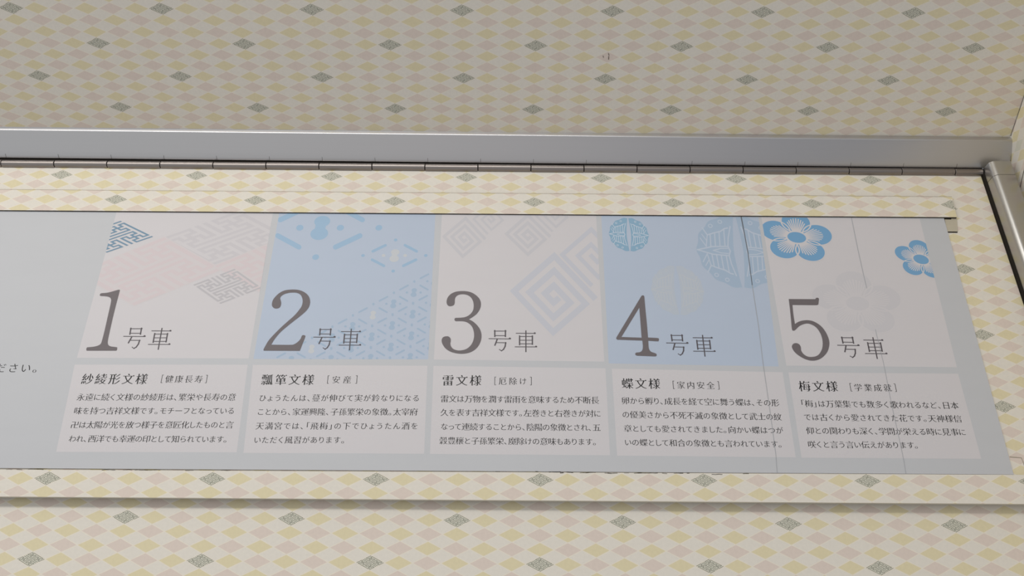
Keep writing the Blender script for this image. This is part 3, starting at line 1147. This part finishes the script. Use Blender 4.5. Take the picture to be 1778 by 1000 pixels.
C2 = UPPER[1]
b, fr, inn = gourd((555.8, 395.4), 102, 51, -0.15)
printed('gourd_motif', b + fr + inn, 3, M_GOURD, up_cards[1], 'large blue gourd inside a lozenge of bars', C2)
b, fr, inn = gourd((684.8, 443.6), 54.5, 27, -0.08)
printed('gourd_frame', fr, 3, M_GOURD, up_cards[1], 'lozenge of bars round the cream gourd', C2)
printed('gourd_motif', b + inn, 3, M_CREAM, up_cards[1], 'cream gourd of middle size', C2)
lat_small, lat_cream = [], []
for i in range(-1, 8):
    for j in range(0, 7):
        zx = 1030 - 127 * i + 119 * j * 0 - 8 * j
        zy = 528 + 70 * i + 134 * j
        for h in (0, 1):
            X_, Y_ = zx + (119 - 0) * h, zy + 64 * h
            O = (430 + X_ / 3.572, 360 + Y_ / 3.572)
            if O[0] > 790 or O[0] < 420 or O[1] > 650:
                continue
            key = (round(O[0] / 6), round(O[1] / 6))
            if any(abs(O[0] - q[0]) < 8 and abs(O[1] - q[1]) < 6 for q in lat_cream + lat_small):
                continue
            ck = any(abs(X_ - cx_) < 40 and abs(Y_ - cy_) < 30 for cx_, cy_ in ((775, 660), (370, 865)))
            (lat_cream if ck else lat_small).append(O)
polys, cpol = [], []
for O in lat_small + lat_cream:
    b, fr, inn = gourd(O, 34.5, 18.6, -0.06, bars=(-1,), small=True)
    polys += fr
    if O in lat_cream:
        cpol.append(b)
    else:
        polys += b + inn
printed('gourd_lattice', polys, 3, M_GOURD_S, up_cards[1], 'corner filled with small gourd lozenges', C2)
for c_ in cpol:
    printed('gourd_motif', c_, 3, M_CREAM, up_cards[1], 'small cream gourd among the small blue ones', C2)

# card 3: square spirals
SPIRAL = [(-1.9, 0), (8, 0), (8, 8), (0, 8), (0, 2), (6, 2), (6, 6), (2, 6), (2, 4), (4, 4)]


def spiral(O, ax, ay, w, layer, m, label, start=0.0):
    """O centre; ax: pixel vector of half the lozenge to the right tip, ay: to the bottom tip"""
    def f(p, q):
        # p runs towards the lower right, q towards the lower left
        p, q = (p - 4) / 8, (q - 4) / 8
        return (O[0] + ax[0] * (p - q) + ay[0] * (p + q), O[1] + ax[1] * (p - q) + ay[1] * (p + q))
    # start beyond the top tip so that the arm reaches the next spiral
    path = [(8, 0), (0, 0), (0, 8), (8, 8), (8, 1.55), (1.55, 1.55), (1.55, 6.45), (6.45, 6.45), (6.45, 3.1), (3.1, 3.1), (3.1, 4.9), (4.9, 4.9), (4.9, 4.2)]
    qs = [[f(*v) for v in seg_quad(a_, b_, w)] for a_, b_ in zip(path, path[1:])]
    return qs


def spiral_pair(name, O, ax, ay, w, layer, m, label, k2=(0.92, 1.05, 0.72)):
    qs = spiral(O, ax, ay, w, layer, m, label)
    # the twin turns the other way and sits up and to the right, sharing an arm
    O2 = (O[0] + ax[0] * k2[0] - ay[0] * k2[1], O[1] + ax[1] * k2[0] - ay[1] * k2[1])

    def f(p, q):
        p, q = (4 - p) / 8 * k2[2], (4 - q) / 8 * k2[2]
        return (O2[0] + ax[0] * (p - q) + ay[0] * (p + q), O2[1] + ax[1] * (p - q) + ay[1] * (p + q))
    path = [(0, 0), (8, 0), (8, 8), (0, 8), (0, 2.2), (5.8, 2.2), (5.8, 5.8), (2.4, 5.8), (2.4, 4.2), (4, 4.2)]
    qs += [[f(*v) for v in seg_quad(a_, b_, w)] for a_, b_ in zip(path, path[1:])]
    # arm between the two
    return printed(name, qs, layer, m, up_cards[2], label, UPPER[2])


spiral_pair('square_spiral', (961.5, 510.5), (69, 5), (-1, 66), 0.86, 3, M_SPIRAL, 'large pale blue square spiral')
spiral_pair('square_spiral', (806, 412), (35, 1.5), (-2.5, 33), 0.86, 4, M_SPIRAL_S, 'small pale square spiral at the upper left', (1.12, 0.98, 0.72))
spiral_pair('square_spiral', (916.5, 407.6), (37, 1.5), (0, 34), 0.86, 5, M_SPIRAL_S, 'small pale square spiral at the top middle', (1.12, 0.98, 0.72))


# card 4: two facing butterflies in a round crest
def crest(O, rx, ry, lean, layer, m_fill, m_line, label, roll=0.07):
    f = lambda x, y: (O[0] + rx * x + lean * ry * y, O[1] + ry * y + roll * rx * x * 0.6)
    fill = []
    rim = []
    for i in range(72):
        t = 2 * math.pi * i / 72
        rr = 0.985 + 0.018 * math.cos(12 * t)
        rim.append((rr * math.cos(t), rr * math.sin(t)))
    right = [p for p in rim if p[0] > 0.09]
    # each half: the wings of one butterfly, cut out by the pale spindle in the middle
    for s_ in (1, -1):
        pts = [f(s_ * 0.025, -0.98)]
        for i in range(-34, 35):
            t = math.radians(i * 88 / 34)
            rr = 0.985 + 0.02 * math.cos(14 * t)
            pts.append(f(s_ * rr * math.cos(t), rr * math.sin(t)))
        pts += [f(s_ * 0.025, 0.98), f(s_ * 0.07, 0.62), f(s_ * 0.10, 0.28), f(s_ * 0.115, 0.0), f(s_ * 0.10, -0.28), f(s_ * 0.07, -0.62)]
        fill.append(pts)
    # concave near the spindle, so split each half in fans from its rim
    tri = []
    for pts in fill:
        n = len(pts)
        inner = pts[-5:]
        outer = pts[:-5]
        m = len(outer)
        inn_ = [outer[-1]] + inner + [outer[0]]
        k2 = len(inn_)
        for i in range(m - 1):
            a0 = (m - 1 - i) / (m - 1) * (k2 - 1)
            a1 = (m - 2 - i) / (m - 1) * (k2 - 1)

            def at_(a):
                q = min(int(a), k2 - 2)
                t = a - q
                return (inn_[q][0] * (1 - t) + inn_[q + 1][0] * t, inn_[q][1] * (1 - t) + inn_[q + 1][1] * t)
            tri.append([outer[i], outer[i + 1], at_(a1), at_(a0)])
    o1 = printed('butterfly_crest', tri, layer, m_fill, up_cards[3], label, UPPER[3])
    ln = []

    def L(pts, w=0.034):
        for a_, b_ in zip(pts, pts[1:]):
            ln.append([f(x, y) for x, y in seg_quad(a_, b_, w)])
    for s_ in (1, -1):
        L([(s_ * 0.98, 0.0), (s_ * 0.62, -0.10), (s_ * 0.24, -0.125)])
        L([(s_ * 0.98, 0.0), (s_ * 0.62, 0.105), (s_ * 0.24, 0.125)])
        L([(s_ * 0.24, -0.125), (s_ * 0.20, 0), (s_ * 0.24, 0.125)])
        L([(s_ * 0.60, 0.0), (s_ * 0.42, -0.06), (s_ * 0.26, -0.07)], 0.026)
        L([(s_ * 0.60, 0.0), (s_ * 0.42, 0.06), (s_ * 0.26, 0.07)], 0.026)
        for q in (1, -1):
            L([(s_ * 0.20, -0.62 * q), (s_ * 0.27, -0.60 * q), (s_ * 0.38, -0.52 * q), (s_ * 0.55, -0.47 * q), (s_ * 0.70, -0.41 * q)])
            L([(s_ * 0.24, -0.125 * q), (s_ * 0.21, -0.35 * q), (s_ * 0.13, -0.66 * q)], 0.03)
            for x_, y0_, y1_ in ((0.31, 0.12, 0.57), (0.43, 0.115, 0.52), (0.54, 0.105, 0.48), (0.65, 0.09, 0.44)):
                L([(s_ * x_, -y0_ * q), (s_ * (x_ - 0.02), -y1_ * q)], 0.028)
            L([(s_ * 0.70, -0.41 * q), (s_ * 0.76, -0.10 * q)], 0.026)
            L([(s_ * 0.70, -0.41 * q), (s_ * 0.80, -0.60 * q)], 0.03)
            L([(s_ * 0.76, -0.10 * q), (s_ * 0.88, -0.32 * q)], 0.024)
            L([(s_ * 0.73, -0.25 * q), (s_ * 0.83, -0.42 * q)], 0.022)
            for dx_, dy_ in ((0.60, 0.66), (0.36, 0.78)):
                cs = [(s_ * dx_ + 0.045 * math.cos(i * math.pi / 5), -dy_ * q + 0.045 * math.sin(i * math.pi / 5)) for i in range(11)]
                L(cs, 0.02)
    printed('crest_lines', ln, layer + 1, m_line, up_cards[3], 'pale wing veins of the crest', UPPER[3])


crest((1282.6, 436.5), 73, 64.5, 0.13, 3, M_FLY_L, M_VEIN_L, 'large pale blue butterfly crest')
crest((1091.9, 407.3), 34.6, 29.3, 0.07, 3, M_FLY, M_VEIN, 'small strong blue butterfly crest')
crest((1176.5, 504), 46, 43.5, 0.10, 3, M_FLY_F, M_VEIN_F, 'faint grey butterfly crest')


# card 5: plum blossoms
def plum(O, sx, sy, roll, lean, layer, m, label, ce_=0.42):
    f = lambda x, y: (O[0] + sx * x + lean * sy * y, O[1] + sy * y + roll * sx * x)
    R_ = 0.67
    ang = [math.radians(-90 + 72 * i) for i in range(5)]
    cen = [(math.cos(a_), math.sin(a_)) for a_ in ang]
    pet = [[f(cx + R_ * math.cos(i * math.pi / 24), cy + R_ * math.sin(i * math.pi / 24)) for i in range(48)] for cx, cy in cen]
    o_ = printed('plum_blossom', pet, layer, m, up_cards[4], label, UPPER[4])
    lines = []

    def L(pts, w, closed=False):
        pts = pts + pts[:1] if closed else pts
        for a_, b_ in zip(pts, pts[1:]):
            lines.append([f(x, y) for x, y in seg_quad(a_, b_, w)])
    for (cx, cy), a_ in zip(cen, ang):
        for i in range(48):
            t0, t1 = i * math.pi / 24, (i + 1) * math.pi / 24
            L([(cx + R_ * math.cos(t0), cy + R_ * math.sin(t0)), (cx + R_ * math.cos(t1), cy + R_ * math.sin(t1))], 0.06)
        for k_ in range(9):
            t = a_ + math.radians((k_ - 4) * 5.6)
            r1 = 1.22 - 0.013 * (k_ - 4) ** 2
            # lines start spread along the ring and widen outwards
            L([(0.44 * math.cos(t), 0.44 * math.sin(t)), (r1 * math.cos(t), r1 * math.sin(t))], 0.052)
    printed('blossom_lines', lines, layer + 1, M_CARD, up_cards[4], 'off-white outlines and stamens of the blossom', UPPER[4])
    ring = [[f((ce_ + 0.09) * math.cos(i * math.pi / 20), (ce_ * 0.83 + 0.08) * math.sin(i * math.pi / 20)) for i in range(40)]]
    printed('blossom_ring', ring, layer + 2, M_CARD, up_cards[4], 'off-white ring round the blossom centre', UPPER[4])
    ce = [[f(ce_ * math.cos(i * math.pi / 20), ce_ * 0.83 * math.sin(i * math.pi / 20)) for i in range(40)]]
    printed('blossom_centre', ce, layer + 3, m, up_cards[4], None, UPPER[4])


plum((1489, 527), 48, 34, 0.02, 0.2, 2, M_PLUM_F, 'faint grey plum blossom')
plum((1383.4, 412.2), 38.6, 26.5, 0.10, 0.06, 7, M_PLUM, 'blue plum blossom at the upper left')
plum((1599.3, 450.3), 28.0, 20.3, 0.14, 0.16, 7, M_PLUM, 'blue plum blossom cut off by the right edge of the card', 0.48)


# ---- cracks and worn lower edge of the sheet
def crease(pts, ws, m, label):
    qs = []
    for (a_, b_), w_ in zip(zip(pts, pts[1:]), ws):
        qs.append(seg_quad(a_, b_, w_))
    return printed('crease', qs, 16, m, sign, label)


M_CRACK = plain('crack_dark', '6A6D72', 0.7, 0.2)
M_CRACK2 = plain('crack_grey', 'A8AAAE', 0.7, 0.2)
crease([(1287, 377), (1291, 397), (1299, 440), (1306, 494)], [1.7, 1.4, 1.2], M_CRACK, 'dark crack in the sheet beside the large butterfly crest')
crease([(1306, 494), (1317, 565), (1325.4, 634), (1331, 672), (1340, 735), (1347, 788), (1349.5, 820)], [1.0, 1, 1, .9, .9, .8], M_CRACK2, 'faint lower length of the crack right of numeral 4')
crease([(1478.5, 378), (1489, 430), (1499, 475), (1505, 500)], [0.9, .9, .8], M_CRACK2, 'thin crack in the sheet above numeral 5')
crease([(1520, 572), (1535, 634), (1549, 706), (1560, 755), (1570, 802), (1573, 822)], [.7, .7, .7, .7, .7], M_CRACK2, 'faint crack through the caption below numeral 5')
chips = []
for x0_, x1_, y_, w_ in ((11, 21, 815.3, .9), (29, 38, 815.2, .8), (49, 62, 814.6, 1.2), (63, 75, 814.8, 1.1), (177, 200, 816, .9), (214, 229, 816, .8), (234, 278, 816.2, .9),
                         (322, 336, 817, .7), (384, 400, 817, .8), (860, 868, 818.6, 1), (930, 934, 818.9, 1.1), (953.5, 957, 819.6, 1.5), (959, 973, 819.6, 1.4), (973, 978, 820.6, 1.4), (984, 995, 820.3, 1.3),
                         (1007, 1034, 820.6, 1.1), (1050, 1072, 821.7, 1.4), (1084, 1092, 821.6, .9), (1101, 1120, 821.6, 1.3), (1120, 1142, 821.2, 1.1), (1150, 1158, 821.9, .9), (1170, 1186, 821.9, 1.1), (1193, 1197, 822, .9),
                         (1236, 1254, 823.4, 1.2), (1290, 1300, 822.6, .8)):
    n = max(1, int((x1_ - x0_) / 5))
    xs = [x0_ + (x1_ - x0_) * i / n for i in range(n + 1)]
    ys = [y_ + random.uniform(-.5, .5) for _ in xs]
    for i in range(n):
        chips.append(seg_quad((xs[i], ys[i]), (xs[i + 1], ys[i + 1]), w_ * random.uniform(.4, .85)))
for q in chips:
    mb = MB()
    mb.face([at(x, y, -(BD + 0.00008)) for x, y in q])
    mb.build('edge_chip', M_DARK, sign)
